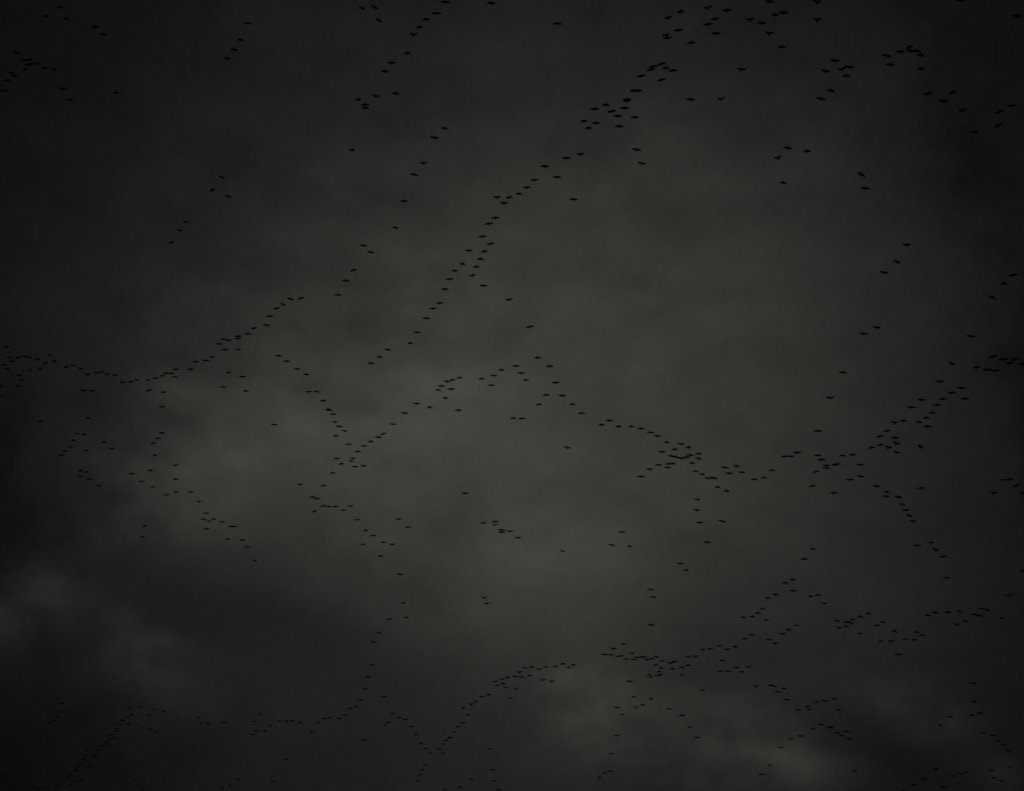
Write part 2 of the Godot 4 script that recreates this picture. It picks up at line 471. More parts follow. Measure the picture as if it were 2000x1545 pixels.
	skein("rising end of the wavy left line", "left", [
		[LEVEL, -68.78, 319.10, -328.95, 0, 0, true], [LEVEL, -67.06, 318.26, -326.94, 0, 0, true], [DROOPING, -64.78, 316.94, -321.40, 0, 0, true], [DROOPING, -63.52, 316.23, -319.20, 0, 0, true],
		[LEVEL, -63.58, 316.43, -322.73, -4.1, 0, true], [LEVEL, -62.30, 315.65, -318.93, -2.8, 0, true], [LIFTED, -60.02, 314.49, -317.37, 0, 0, true], [DROOPING, -60.36, 314.82, -320.98, 0, 0, true],
		[LEVEL, -59.82, 314.35, -316.40, 0, 0, true], [DROOPING, -57.42, 313.11, -314.39, 0, 0, true], [DROOPING, -55.71, 312.18, -311.71, 0, -22, true], [LEVEL, -52.73, 310.64, -309.24, -2.8, 22],
		[LEVEL, -51.68, 309.98, -305.92, 0, 0], [DROOPING, -49.82, 308.93, -302.50, 0, -22, true], [ARCHED, -48.29, 308.09, -300.44, 0, 22, true], [DROOPING, -46.44, 307.09, -297.95, 0, 22, true],
		[DROOPING, -43.99, 305.85, -296.50, 0, -22, true],
	])
	skein("", "left", [
		[ARCHED, -117.34, 342.35, -374.85, 2.6, 0, true], [LIFTED, -102.92, 335.56, -356.42, 6.7, 0, true], [DROOPING, -103.14, 335.22, -365.81, 0, 0, true], [LEVEL, -100.34, 334.27, -355.04, 0, -22, true],
		[DROOPING, -84.68, 326.43, -346.50, -10.8, -22, true], [DROOPING, -81.99, 324.74, -350.41, -10.7, 0, true], [LIFTED, -80.93, 324.50, -345.20, -4.1, 0, true], [DROOPING, -65.29, 316.78, -335.18, -6.8, 22, true],
		[ARCHED, -63.49, 316.20, -329.79, -13.6, 0, true], [LEVEL, -60.11, 314.42, -329.25, -4.1, 0, true], [DROOPING, -59.78, 313.92, -333.42, -13.5, 22, true], [LEVEL, -53.67, 310.00, -340.36, 0, 0, true],
	])
	skein("", "top", [
		[LEVEL, -50.81, 310.18, -318.24, 4.2, 0, true], [DROOPING, -49.04, 309.28, -319.01, 6.9, 0, true], [LEVEL, -46.77, 307.96, -320.05, 4.1, 0, true], [LEVEL, -44.73, 306.80, -320.58, 6.9, 0, true],
		[LEVEL, -42.65, 305.31, -324.46, 6.8, 0, true], [LIFTED, -44.54, 306.25, -325.53, 0, 0, true], [ARCHED, -41.34, 304.41, -326.35, 0, 0, true], [DROOPING, -40.16, 303.58, -328.29, 6.8, 0, true],
		[DROOPING, -39.96, 303.45, -328.39, 4.1, 0, true], [DROOPING, -39.24, 302.98, -329.20, 0, 0, true], [ARCHED, -38.92, 302.60, -331.29, 0, 0, true], [LEVEL, -38.02, 302.02, -332.12, 0, 0, true],
		[LIFTED, -36.87, 301.30, -332.87, 4, 0, true], [ARCHED, -38.98, 302.24, -335.47, 0, 0, true], [LEVEL, -36.14, 300.54, -336.39, 0, 0, true],
	])
	skein("line climbing from valley to central peak", "bottom", [
		[ARCHED, -40.48, 301.92, -347.65, -10.5, 0, true], [DROOPING, -35.08, 299.33, -342.52, 0, 0, true], [LEVEL, -32.92, 298.24, -341.03, 0, 0, true], [ARCHED, -38.23, 301.04, -343.54, -10.5, 0, true],
		[ARCHED, -35.79, 299.86, -341.26, 0, 0, true], [DROOPING, -39.24, 301.71, -342.47, -6.6, 0, true], [ARCHED, -35.33, 299.71, -340.15, 0, 0, true], [DROOPING, -34.06, 299.27, -337.34, 0, 0, true],
		[LIFTED, -32.54, 298.65, -334.88, 0, 0, true], [ARCHED, -30.88, 297.94, -332.53, 0, 0, true], [LEVEL, -29.08, 297.15, -330.27, 0, 0, true], [DROOPING, -27.93, 296.67, -328.63, 0, -22, true],
		[LEVEL, -25.59, 295.78, -324.50, 4, 0, true], [LEVEL, -22.88, 294.75, -319.85, 6.8, 0], [ARCHED, -17.30, 292.11, -315.18, 0, 0, true], [LEVEL, -20.13, 293.65, -315.67, 0, 0],
	])
	skein("flock on central peak's left shoulder", "left", [
		[ARCHED, -15.37, 291.67, -309.39, 0, 0, true], [LEVEL, -14.64, 291.44, -307.92, 0, 0], [ARCHED, -13.88, 290.68, -310.74, 0, 0, true], [LEVEL, -13.42, 290.97, -306.03, 0, 0],
		[LEVEL, -12.59, 290.31, -307.63, 0, 0], [ARCHED, -12.30, 290.46, -305.04, -4.1, 0, true], [LEVEL, -11.18, 288.92, -312.61, 0, 0], [DROOPING, -10.81, 289.78, -303.70, 0, 0],
	])
	skein("summit of the central peak", "left", [
		[ARCHED, -6.23, 287.46, -301.56, 0, 0, true], [DROOPING, -4.24, 286.26, -302.15, 0, 0], [LIFTED, -3.70, 286.30, -299.40, 0, 0], [ARCHED, -2.15, 285.71, -297.11, 0, 0, true],
		[LEVEL, 0.76, 284.38, -294.55, 0, 0], [LEVEL, 1.85, 283.59, -295.77, 0, 0], [ARCHED, 2.80, 282.88, -297.09, 0, 0, true],
	])
	skein("line sloping rightward from the central peak", "left", [
		[ARCHED, 0.27, 282.88, -308.46, 0, 0, true], [DROOPING, 2.03, 282.05, -307.64, -4.1, 0], [DROOPING, 5.08, 282.32, -290.06, -4.2, 0], [ARCHED, 5.49, 280.83, -302.10, 4.1, 0, true],
		[DROOPING, 6.83, 280.44, -298.86, 0, 0], [DROOPING, 7.51, 280.84, -290.95, 0, 0], [LEVEL, 8.71, 279.82, -294.60, 0, 0], [LEVEL, 10.09, 278.82, -297.33, 2.7, 0],
		[LIFTED, 11.29, 277.05, -311.03, 10.6, 0], [ARCHED, 12.03, 277.68, -298.60, 0, 0, true], [DROOPING, 13.93, 276.59, -300.11, 0, 0], [ARCHED, 17.90, 274.54, -301.25, 0, 0, true],
		[LEVEL, 19.35, 273.93, -299.37, 0, 0], [ARCHED, 21.17, 273.01, -300.08, 0, 0, true], [ARCHED, 23.62, 271.89, -298.81, 4, 0, true], [LEVEL, 25.45, 271.03, -298.50, 4, 0],
		[LEVEL, 27.38, 270.13, -298.64, 4, 0], [LEVEL, 28.68, 269.52, -298.97, 6.7, 0],
	])
	skein("dense tangle right of centre", "left", [
		[LEVEL, 26.10, 270.35, -312.27, 2.6, 0], [DROOPING, 27.65, 269.78, -309.30, 4, 0], [LEVEL, 29.34, 269.10, -307.21, 0, 0], [LEVEL, 29.83, 268.95, -303.08, 4, 0],
		[ARCHED, 30.55, 268.67, -299.89, 0, 0], [DROOPING, 31.10, 268.36, -307.14, 0, 0], [DROOPING, 31.24, 268.31, -305.99, 0, 0], [LEVEL, 31.69, 268.14, -303.45, 6.6, 0],
		[ARCHED, 32.07, 267.96, -305.50, 0, 0, true], [ARCHED, 32.12, 267.96, -301.23, 0, 0], [LEVEL, 32.42, 267.82, -303.34, 6.6, 0], [LEVEL, 33.47, 267.38, -303.23, 6.6, 0],
		[LIFTED, 33.28, 267.46, -299.11, 0, 0], [DROOPING, 34.47, 266.95, -302.44, 6.6, 0], [ARCHED, 34.66, 266.86, -299.43, 4, 0], [LEVEL, 35.14, 266.66, -301.49, 6.6, 0],
		[ARCHED, 35.61, 266.48, -303.64, 4, 0, true], [LEVEL, 36.68, 266.00, -300.34, 4, 0], [ARCHED, 36.78, 265.97, -301.71, 13.2, 0],
	])
	skein("line leading right from dense tangle", "left", [
		[ARCHED, 36.53, 266.11, -305.73, 13.1, 0, true], [ARCHED, 37.77, 265.61, -306.05, 10.5, 0, true], [ARCHED, 38.84, 265.19, -306.75, 10.5, 0, true], [ARCHED, 39.70, 264.85, -306.19, 6.6, 0, true],
		[ARCHED, 40.09, 264.69, -306.16, 10.5, 0, true], [ARCHED, 40.92, 264.41, -308.59, 10.4, 0, true], [LEVEL, 41.88, 263.88, -302.01, 4, 0], [ARCHED, 42.73, 263.73, -308.92, 13, 0, true],
		[LEVEL, 42.77, 263.56, -303.37, 2.6, 0], [LEVEL, 43.92, 263.02, -300.60, 4, 0], [ARCHED, 45.02, 262.63, -301.98, 3.9, 0], [DROOPING, 47.49, 261.71, -303.04, 0, 0],
		[ARCHED, 49.16, 261.02, -301.74, 0, 0], [DROOPING, 50.45, 260.37, -298.79, 0, 0], [LEVEL, 52.32, 259.33, -293.51, 0, 0], [DROOPING, 53.35, 258.89, -293.01, 0, 0],
		[LEVEL, 54.40, 258.36, -291.31, 0, 0],
	])
	skein("foot of the climbing right line", "left", [
		[DROOPING, 58.16, 257.58, -300.21, -6.5, 0], [LEVEL, 58.26, 257.19, -295.57, -6.5, 0], [DROOPING, 58.06, 256.86, -290.43, 0, 0], [LEVEL, 58.83, 256.64, -291.42, 0, 0],
		[DROOPING, 60.01, 256.37, -293.48, 6.6, 0], [DROOPING, 59.97, 256.32, -292.68, 0, 0], [LEVEL, 62.27, 256.15, -300.57, -2.6, 0], [LEVEL, 61.44, 255.68, -291.71, -3.9, 0],
		[DROOPING, 61.64, 255.58, -291.48, -6.6, 0], [ARCHED, 62.33, 255.04, -288.42, 0, 0], [LEVEL, 64.59, 254.84, -295.15, 5.2, 0], [DROOPING, 63.99, 254.29, -287.28, -4, 0],
		[LEVEL, 65.73, 253.89, -289.68, -6.5, 0], [LIFTED, 66.26, 254.06, -293.32, 6.5, 0],
	])
	skein("lower strand of climbing right line", "left", [
		[DROOPING, 66.87, 252.82, -283.67, -6.6, 0], [LEVEL, 68.28, 252.10, -282.05, -10.5, 0], [LIFTED, 69.74, 251.56, -282.22, -4, 22], [DROOPING, 70.41, 250.88, -278.67, 6.6, 0],
		[LIFTED, 70.87, 250.91, -280.34, 4, 22], [LIFTED, 71.36, 251.05, -283.02, -6.6, 22], [ARCHED, 74.84, 249.28, -279.31, 10.5, 22],
	])
	skein("upper strand of climbing right line", "left", [
		[LEVEL, 67.91, 251.95, -279.52, -10.6, 0], [LEVEL, 68.82, 251.33, -277.31, -10.6, 0], [LIFTED, 69.72, 250.60, -274.28, -6.6, 22], [LEVEL, 70.99, 249.94, -273.05, -2.7, 0],
		[LEVEL, 71.73, 249.03, -268.47, 0, 0], [LEVEL, 72.90, 248.14, -265.52, 2.7, 0], [LEVEL, 74.85, 246.34, -258.86, 0, 0], [LEVEL, 75.88, 244.95, -252.87, 0, 22],
	])
	skein("middle strand of climbing right line", "left", [
		[ARCHED, 73.50, 248.83, -272.19, 0, 0], [ARCHED, 74.46, 248.19, -270.31, 0, 0], [DROOPING, 75.10, 248.29, -272.77, 0, 0], [ARCHED, 75.17, 247.62, -268.33, 0, 0],
		[DROOPING, 75.47, 247.12, -265.76, -4, 0], [DROOPING, 76.17, 246.50, -263.52, 0, 0], [LEVEL, 77.24, 245.67, -260.99, -1.3, 0], [LEVEL, 78.43, 244.85, -258.93, 0, 0],
		[DROOPING, 79.51, 244.86, -261.67, 0, 0],
	])
	skein("cluster against the right edge", "left", [
		[DROOPING, 79.69, 243.15, -251.96, -4.1, 0], [LEVEL, 81.38, 242.40, -251.76, 4.1, 0], [DROOPING, 81.60, 241.73, -247.77, 0, -22], [LEVEL, 82.63, 241.80, -251.36, -2.7, 0],
		[LEVEL, 83.11, 240.90, -247.59, 0, 0], [LEVEL, 84.23, 240.55, -248.27, 0, 0], [DROOPING, 84.83, 239.98, -246.61, 0, -22], [LEVEL, 86.15, 239.57, -247.38, 5.4, 0, true],
	])
	skein("line descending below the right hand climb", "left", [
		[LIFTED, 69.48, 253.12, -295.09, 5.2, 0], [LEVEL, 71.49, 252.71, -297.53, 7.7, 0], [ARCHED, 71.38, 252.59, -296.11, 10.3, 0], [DROOPING, 73.62, 251.91, -296.73, 10.3, 0],
		[ARCHED, 74.62, 251.82, -298.82, 10.3, 0], [LEVEL, 75.58, 251.71, -300.42, 3.9, 0], [ARCHED, 76.42, 251.63, -301.99, 19, 0], [DROOPING, 77.28, 251.55, -303.53, 6.4, 0],
		[LEVEL, 79.40, 251.87, -311.41, 3.8, 0], [DROOPING, 77.16, 250.16, -292.09, 0, 0], [ARCHED, 81.62, 250.99, -309.37, 3.8, 0], [LIFTED, 82.92, 250.92, -311.70, 6.3, 22],
		[LEVEL, 84.65, 250.67, -313.40, 10, -22], [ARCHED, 86.50, 251.14, -320.78, 6.2, 0, true],
	])
	skein("small group below the right edge cluster", "left", [
		[LIFTED, 89.36, 245.64, -288.22, -2.6, 0], [DROOPING, 90.00, 244.64, -283.31, 0, 0], [LIFTED, 98.95, 248.51, -323.14, -2.5, 0], [DROOPING, 91.05, 244.18, -282.61, 0, 0],
		[LEVEL, 92.54, 243.96, -284.11, 0, -22], [ARCHED, 99.41, 246.84, -313.12, 0, 0], [DROOPING, 94.03, 243.83, -286.08, 0, 0, true],
	])
	skein("", "left", [
		[LEVEL, -109.05, 337.18, -389.84, 3.9, 0, true], [LIFTED, -108.58, 337.04, -387.59, 0, -22, true], [ARCHED, -106.94, 336.18, -386.99, 0, 0, true], [LEVEL, -106.35, 335.73, -389.23, 0, 0, true],
		[DROOPING, -104.04, 334.41, -390.18, 0, 0, true],
	])
	skein("", "left", [
		[DROOPING, -113.30, 339.75, -384.62, -3.9, 0, true], [DROOPING, -112.05, 339.17, -382.53, 0, 0, true], [LEVEL, -110.15, 338.27, -379.97, 3.9, 22, true], [ARCHED, -108.71, 337.65, -376.74, 0, 0, true],
		[LEVEL, -107.16, 336.98, -373.45, 0, 0, true], [DROOPING, -105.25, 336.00, -372.62, 0, -22, true], [LEVEL, -105.70, 335.94, -378.56, -6.6, 0, true], [LEVEL, -99.95, 333.16, -372.27, -4, 0, true],
		[LEVEL, -97.95, 332.01, -373.39, -10.5, 0, true], [ARCHED, -88.11, 326.51, -375.16, -6.5, 0, true], [DROOPING, -86.02, 326.03, -364.63, -10.5, 0, true], [ARCHED, -86.09, 325.80, -368.87, -3.9, 0, true],
		[DROOPING, -84.43, 325.32, -362.11, -6.6, 0, true], [DROOPING, -83.07, 324.74, -359.56, 0, 0, true], [LEVEL, -80.77, 322.85, -369.06, -10.5, 0, true],
	])
	skein("", "left", [
		[LEVEL, -93.70, 329.32, -379.71, -6.5, 0, true], [LEVEL, -91.21, 327.87, -380.92, -6.5, 0, true], [LIFTED, -93.97, 328.03, -402.82, -6.4, 0, true], [DROOPING, -92.70, 327.63, -397.90, -10.2, 0, true],
		[LEVEL, -88.29, 326.24, -381.10, -5.2, 0, true], [LEVEL, -84.79, 324.24, -381.74, -6.5, 0, true], [LEVEL, -81.47, 322.89, -374.24, -6.5, 0, true], [LEVEL, -81.99, 322.86, -378.95, -10.3, 0, true],
		[LEVEL, -77.77, 320.67, -376.44, -3.9, 0, true], [LEVEL, -75.90, 319.46, -378.59, 0, 0, true], [LEVEL, -75.42, 318.76, -384.48, 0, 0, true], [LEVEL, -74.53, 318.45, -381.80, 0, 0, true],
		[LEVEL, -75.03, 318.31, -387.63, 0, 0, true], [ARCHED, -73.92, 317.93, -384.21, 0, 0, true], [LEVEL, -72.64, 317.31, -382.68, 0, 0, true], [DROOPING, -70.41, 316.07, -382.27, 0, 0, true],
		[DROOPING, -69.54, 315.15, -387.71, 0, 0, true], [LEVEL, -68.06, 314.71, -382.37, 0, 0, true], [LEVEL, -67.24, 314.29, -381.78, 0, 0, true], [LEVEL, -65.49, 312.99, -385.37, 6.4, 0, true],
		[LEVEL, -64.39, 312.22, -387.09, 0, 0, true], [ARCHED, -62.89, 311.03, -390.88, 0, 22, true],
	])
	skein("", "left", [
		[LIFTED, -48.76, 305.85, -356.34, 0, 0, true], [LEVEL, -45.98, 304.05, -358.62, -3.9, 0, true], [ARCHED, -45.80, 303.52, -363.14, -15.4, 0, true], [LEVEL, -44.87, 303.42, -358.46, -3.9, 0, true],
		[LEVEL, -43.50, 302.49, -359.95, -6.5, 0, true], [LEVEL, -42.94, 302.81, -353.17, 0, 0, true], [LEVEL, -42.06, 301.72, -359.28, 0, 0, true], [LEVEL, -40.41, 300.87, -358.23, -3.9, 0, true],
		[DROOPING, -38.52, 299.77, -358.19, -3.9, 0, true], [LEVEL, -36.77, 298.99, -355.79, -3.9, 0, true], [LEVEL, -35.32, 297.79, -359.28, 0, 0, true], [ARCHED, -34.36, 296.49, -366.55, 0, 0, true],
		[ARCHED, -33.45, 296.47, -361.53, 0, 0, true], [LEVEL, -31.77, 295.41, -362.05, 0, 0, true], [ARCHED, -30.23, 293.91, -367.66, 0, 0, true], [LEVEL, -29.41, 293.95, -362.66, 0, 0, true],
		[LIFTED, -27.28, 292.75, -361.98, 0, 0, true], [LIFTED, -25.46, 292.65, -352.90, 0, 0, true], [LIFTED, -25.76, 290.90, -370.67, 0, 0, true], [LEVEL, -23.36, 291.29, -353.99, -2.6, 0, true],
	])
	skein("", "left", [
		[DROOPING, -10.14, 285.58, -335.46, 0, 0, true], [LIFTED, -6.18, 282.44, -341.78, 0, 0, true], [RAISED, -6.20, 279.60, -364.71, 0, 0, true], [LEVEL, -5.56, 279.05, -365.95, 0, 0, true],
		[RAISED, -3.72, 281.09, -340.78, 0, 0, true], [LEVEL, -3.58, 281.14, -339.70, 0, 0, true], [LEVEL, -2.21, 280.11, -341.27, 2.6, 0, true], [LEVEL, -2.21, 280.03, -341.90, 0, 0, true],
		[LIFTED, -0.44, 279.13, -340.55, 0, 0, true], [LIFTED, 1.28, 278.21, -341.63, 0, 0, true], [LIFTED, 10.75, 274.62, -341.67, 18.9, 0, true],
	])
	skein("loose birds below the dense tangle", "top", [
		[ARCHED, 37.38, 265.84, -314.11, 19.2, 0, true], [LEVEL, 37.41, 265.85, -317.40, 12.9, 0], [LEVEL, 42.57, 264.01, -318.73, 15.3, 0], [LEVEL, 38.24, 265.57, -321.04, 3.9, 0],
		[LEVEL, 22.95, 270.90, -330.66, 6.4, 0], [LEVEL, 40.12, 264.97, -326.67, 7.7, 0], [DROOPING, 21.07, 271.34, -335.50, 12.7, 0, true], [ARCHED, 24.75, 270.09, -334.43, 6.4, 0, true],
		[DROOPING, 35.35, 266.53, -335.70, 6.3, 0, true], [ARCHED, 36.55, 266.14, -337.49, 12.6, 0, true], [DROOPING, 29.63, 268.10, -346.59, 6.3, 0, true], [DROOPING, 30.38, 267.81, -348.95, 10, 0, true],
		[LEVEL, 30.36, 267.55, -358.51, 5, 0, true],
	])
	skein("chevron of birds at lower right", "left", [
		[ARCHED, 49.31, 262.70, -349.27, 3.7, 0, true], [ARCHED, 51.09, 262.23, -348.39, 0, 0, true], [ARCHED, 52.02, 261.95, -346.82, 0, 0, true], [ARCHED, 52.92, 261.65, -344.85, 0, 0, true],
		[ARCHED, 53.95, 261.54, -348.65, 0, 0, true], [ARCHED, 53.57, 261.32, -340.69, 0, 0, true], [LEVEL, 55.07, 260.85, -338.91, 3.8, 0], [DROOPING, 56.54, 260.23, -334.18, 0, 0],
		[ARCHED, 57.87, 259.77, -332.49, 0, 0, true], [LIFTED, 58.28, 259.87, -336.45, 6.3, 0], [LEVEL, 59.28, 258.90, -324.59, 5.1, 0], [ARCHED, 61.91, 258.96, -337.07, 0, 0, true],
		[LIFTED, 60.64, 258.23, -320.57, 3.8, 0], [DROOPING, 63.31, 258.53, -336.06, 0, 0], [LIFTED, 64.93, 258.30, -338.68, 0, 0],
	])
	skein("wavy flock low at right edge", "left", [
		[ARCHED, 68.20, 257.90, -344.09, 6.2, 0, true], [LIFTED, 68.91, 257.92, -346.64, 0, 22], [ARCHED, 70.11, 257.58, -345.59, 3.7, 0, true], [DROOPING, 70.17, 257.43, -343.89, 0, 0, true],
		[RAISED, 71.14, 257.23, -344.16, 0, 0, true], [ARCHED, 71.06, 257.12, -342.59, 0, 0, true], [LEVEL, 73.21, 257.03, -347.34, 2.5, 0], [ARCHED, 72.47, 256.66, -340.95, 6.2, 0, true],
		[LEVEL, 73.86, 256.20, -339.26, 0, 0], [LIFTED, 76.27, 256.01, -343.22, 0, 0], [ARCHED, 77.65, 256.25, -349.10, 0, 0, true], [ARCHED, 77.03, 255.68, -341.54, 6.2, 0, true],
		[LIFTED, 79.87, 255.73, -348.38, 0, 0], [ARCHED, 79.82, 255.33, -344.20, 6.1, 22, true], [LEVEL, 81.93, 255.77, -353.09, 0, 0], [DROOPING, 82.36, 255.05, -346.70, 0, 0, true],
		[LEVEL, 84.22, 254.63, -346.30, 0, 0], [ARCHED, 84.11, 254.32, -343.19, 6.1, 0, true], [ARCHED, 85.42, 254.14, -344.02, 6.1, 0, true], [DROOPING, 85.28, 253.28, -336.03, 3.7, 0],
		[DROOPING, 86.52, 252.82, -334.49, 3.7, 0], [LIFTED, 88.93, 252.17, -333.56, 2.5, 0], [LIFTED, 91.43, 252.15, -337.67, 2.5, 0], [ARCHED, 90.87, 251.61, -332.46, 0, 0, true],
		[ARCHED, 92.71, 251.65, -335.84, 6.1, 0, true], [DROOPING, 93.91, 250.96, -332.60, 6.2, 0], [DROOPING, 95.03, 250.75, -332.80, 6.2, 0], [LEVEL, 94.87, 250.38, -329.83, 2.5, 0],
		[ARCHED, 95.98, 250.19, -330.19, 6.2, 0, true], [ARCHED, 99.15, 249.82, -332.34, 3.7, 0, true],
	])
	skein("", "left", [
		[ARCHED, 79.75, 260.26, -405.21, 9.4, 0, true], [DROOPING, 91.95, 259.80, -413.21, 0, 0, true], [LEVEL, 94.06, 259.36, -409.94, 0, 0, true], [ARCHED, 95.65, 258.93, -406.48, 0, 0, true],
		[ARCHED, 97.73, 258.25, -401.25, 0, -22, true], [ARCHED, 95.23, 256.47, -380.89, 11.9, 0, true], [LIFTED, 100.84, 258.86, -410.14, 0, 22, true], [DROOPING, 96.65, 255.82, -376.50, 11.9, 0, true],
		[LIFTED, 102.12, 258.16, -404.22, 3.5, 0, true], [LEVEL, 103.62, 257.88, -402.79, 9.4, 0, true], [ARCHED, 104.71, 257.70, -401.93, 5.9, 0, true], [LIFTED, 101.09, 255.03, -374.83, 3.6, 22, true],
		[DROOPING, 98.85, 253.66, -360.73, 6, 0, true], [DROOPING, 100.38, 254.39, -368.62, 9.6, 0, true], [DROOPING, 102.53, 254.66, -373.33, 6, 0, true], [LIFTED, 105.02, 255.42, -382.24, 0, 0, true],
		[DROOPING, 110.03, 257.01, -399.95, 5.9, 0, true], [DROOPING, 107.05, 255.29, -383.04, 5.9, 0, true], [ARCHED, 111.19, 257.34, -403.63, 0, 0, true], [LEVEL, 108.66, 255.41, -385.52, 7.1, 0, true],
		[ARCHED, 113.16, 257.32, -404.76, 11.7, 0, true], [ARCHED, 110.07, 255.44, -386.96, 0, 0, true], [LIFTED, 111.87, 255.61, -389.84, 0, 0, true], [RAISED, 113.92, 256.41, -397.82, 0, 0, true],
	])
	skein("", "left", [
		[RAISED, 54.24, 262.29, -374.34, 0, 22, true], [LEVEL, 58.70, 262.54, -410.36, 3.5, 0, true], [LIFTED, 60.22, 262.28, -406.15, 2.4, 0, true], [ARCHED, 57.13, 261.72, -372.93, 0, 0, true],
		[DROOPING, 57.88, 261.59, -373.06, 9.7, 0, true], [DROOPING, 58.97, 261.47, -375.13, 3.6, 0, true], [LIFTED, 61.90, 261.84, -397.99, 7.1, 0, true], [ARCHED, 60.18, 261.19, -373.35, 3.6, 0, true],
		[LEVEL, 61.30, 261.18, -377.76, 7.2, 0, true], [LEVEL, 63.86, 261.44, -393.71, 9.5, 0, true], [DROOPING, 64.03, 260.89, -381.31, 7.2, 0, true], [LEVEL, 65.75, 261.13, -392.11, 4.8, 0, true],
		[ARCHED, 65.99, 260.49, -379.40, 0, 0, true], [LIFTED, 66.45, 260.48, -380.50, 0, 0, true], [ARCHED, 68.17, 260.63, -388.46, 9.5, 0, true], [ARCHED, 67.73, 260.10, -377.06, 0, 0, true],
		[LEVEL, 69.72, 260.30, -386.20, 11.9, 0, true], [LIFTED, 69.49, 259.77, -376.22, 7.2, 0, true], [LEVEL, 71.56, 260.10, -387.13, 11.9, 0, true], [ARCHED, 71.98, 260.02, -386.81, 9.5, 0, true],
		[LIFTED, 71.33, 259.39, -374.83, 3.6, 0, true], [LEVEL, 73.72, 259.92, -388.96, 11.9, 0, true], [ARCHED, 72.75, 259.44, -379.22, 6, 0, true], [LEVEL, 74.88, 259.83, -390.03, 11.9, 0, true],
		[LEVEL, 75.49, 259.62, -387.98, 9.5, 0, true], [LEVEL, 76.49, 259.69, -391.03, 11.9, 0, true],
	])
	skein("low centre right", "left", [
		[LEVEL, 42.68, 264.48, -378.77, 3.6, 0, true], [LEVEL, 45.15, 263.91, -361.25, 0, 0, true], [LIFTED, 45.97, 263.82, -370.76, 3.7, 0, true], [ARCHED, 46.14, 263.74, -366.45, 0, 0, true],
		[LEVEL, 46.92, 263.52, -361.99, 0, 0, true], [LIFTED, 47.82, 263.44, -370.15, 4.9, 0, true], [LIFTED, 48.54, 263.13, -360.52, 0, 0, true], [LIFTED, 49.38, 263.09, -368.27, 0, 0, true],
		[ARCHED, 50.62, 262.87, -369.50, 0, 0, true], [DROOPING, 50.21, 262.68, -356.94, -3.7, 0, true], [LIFTED, 51.95, 262.55, -367.20, 0, 0, true], [LEVEL, 51.51, 262.32, -355.01, 2.5, 0],
		[LEVEL, 55.31, 261.48, -355.63, 4.9, 0], [LEVEL, 56.74, 261.20, -356.62, 3.7, 0, true], [LIFTED, 57.75, 260.80, -352.65, 0, 0, true], [LIFTED, 58.88, 260.45, -350.71, 0, 0, true],
		[ARCHED, 60.32, 260.01, -348.55, 0, 0, true],
	])
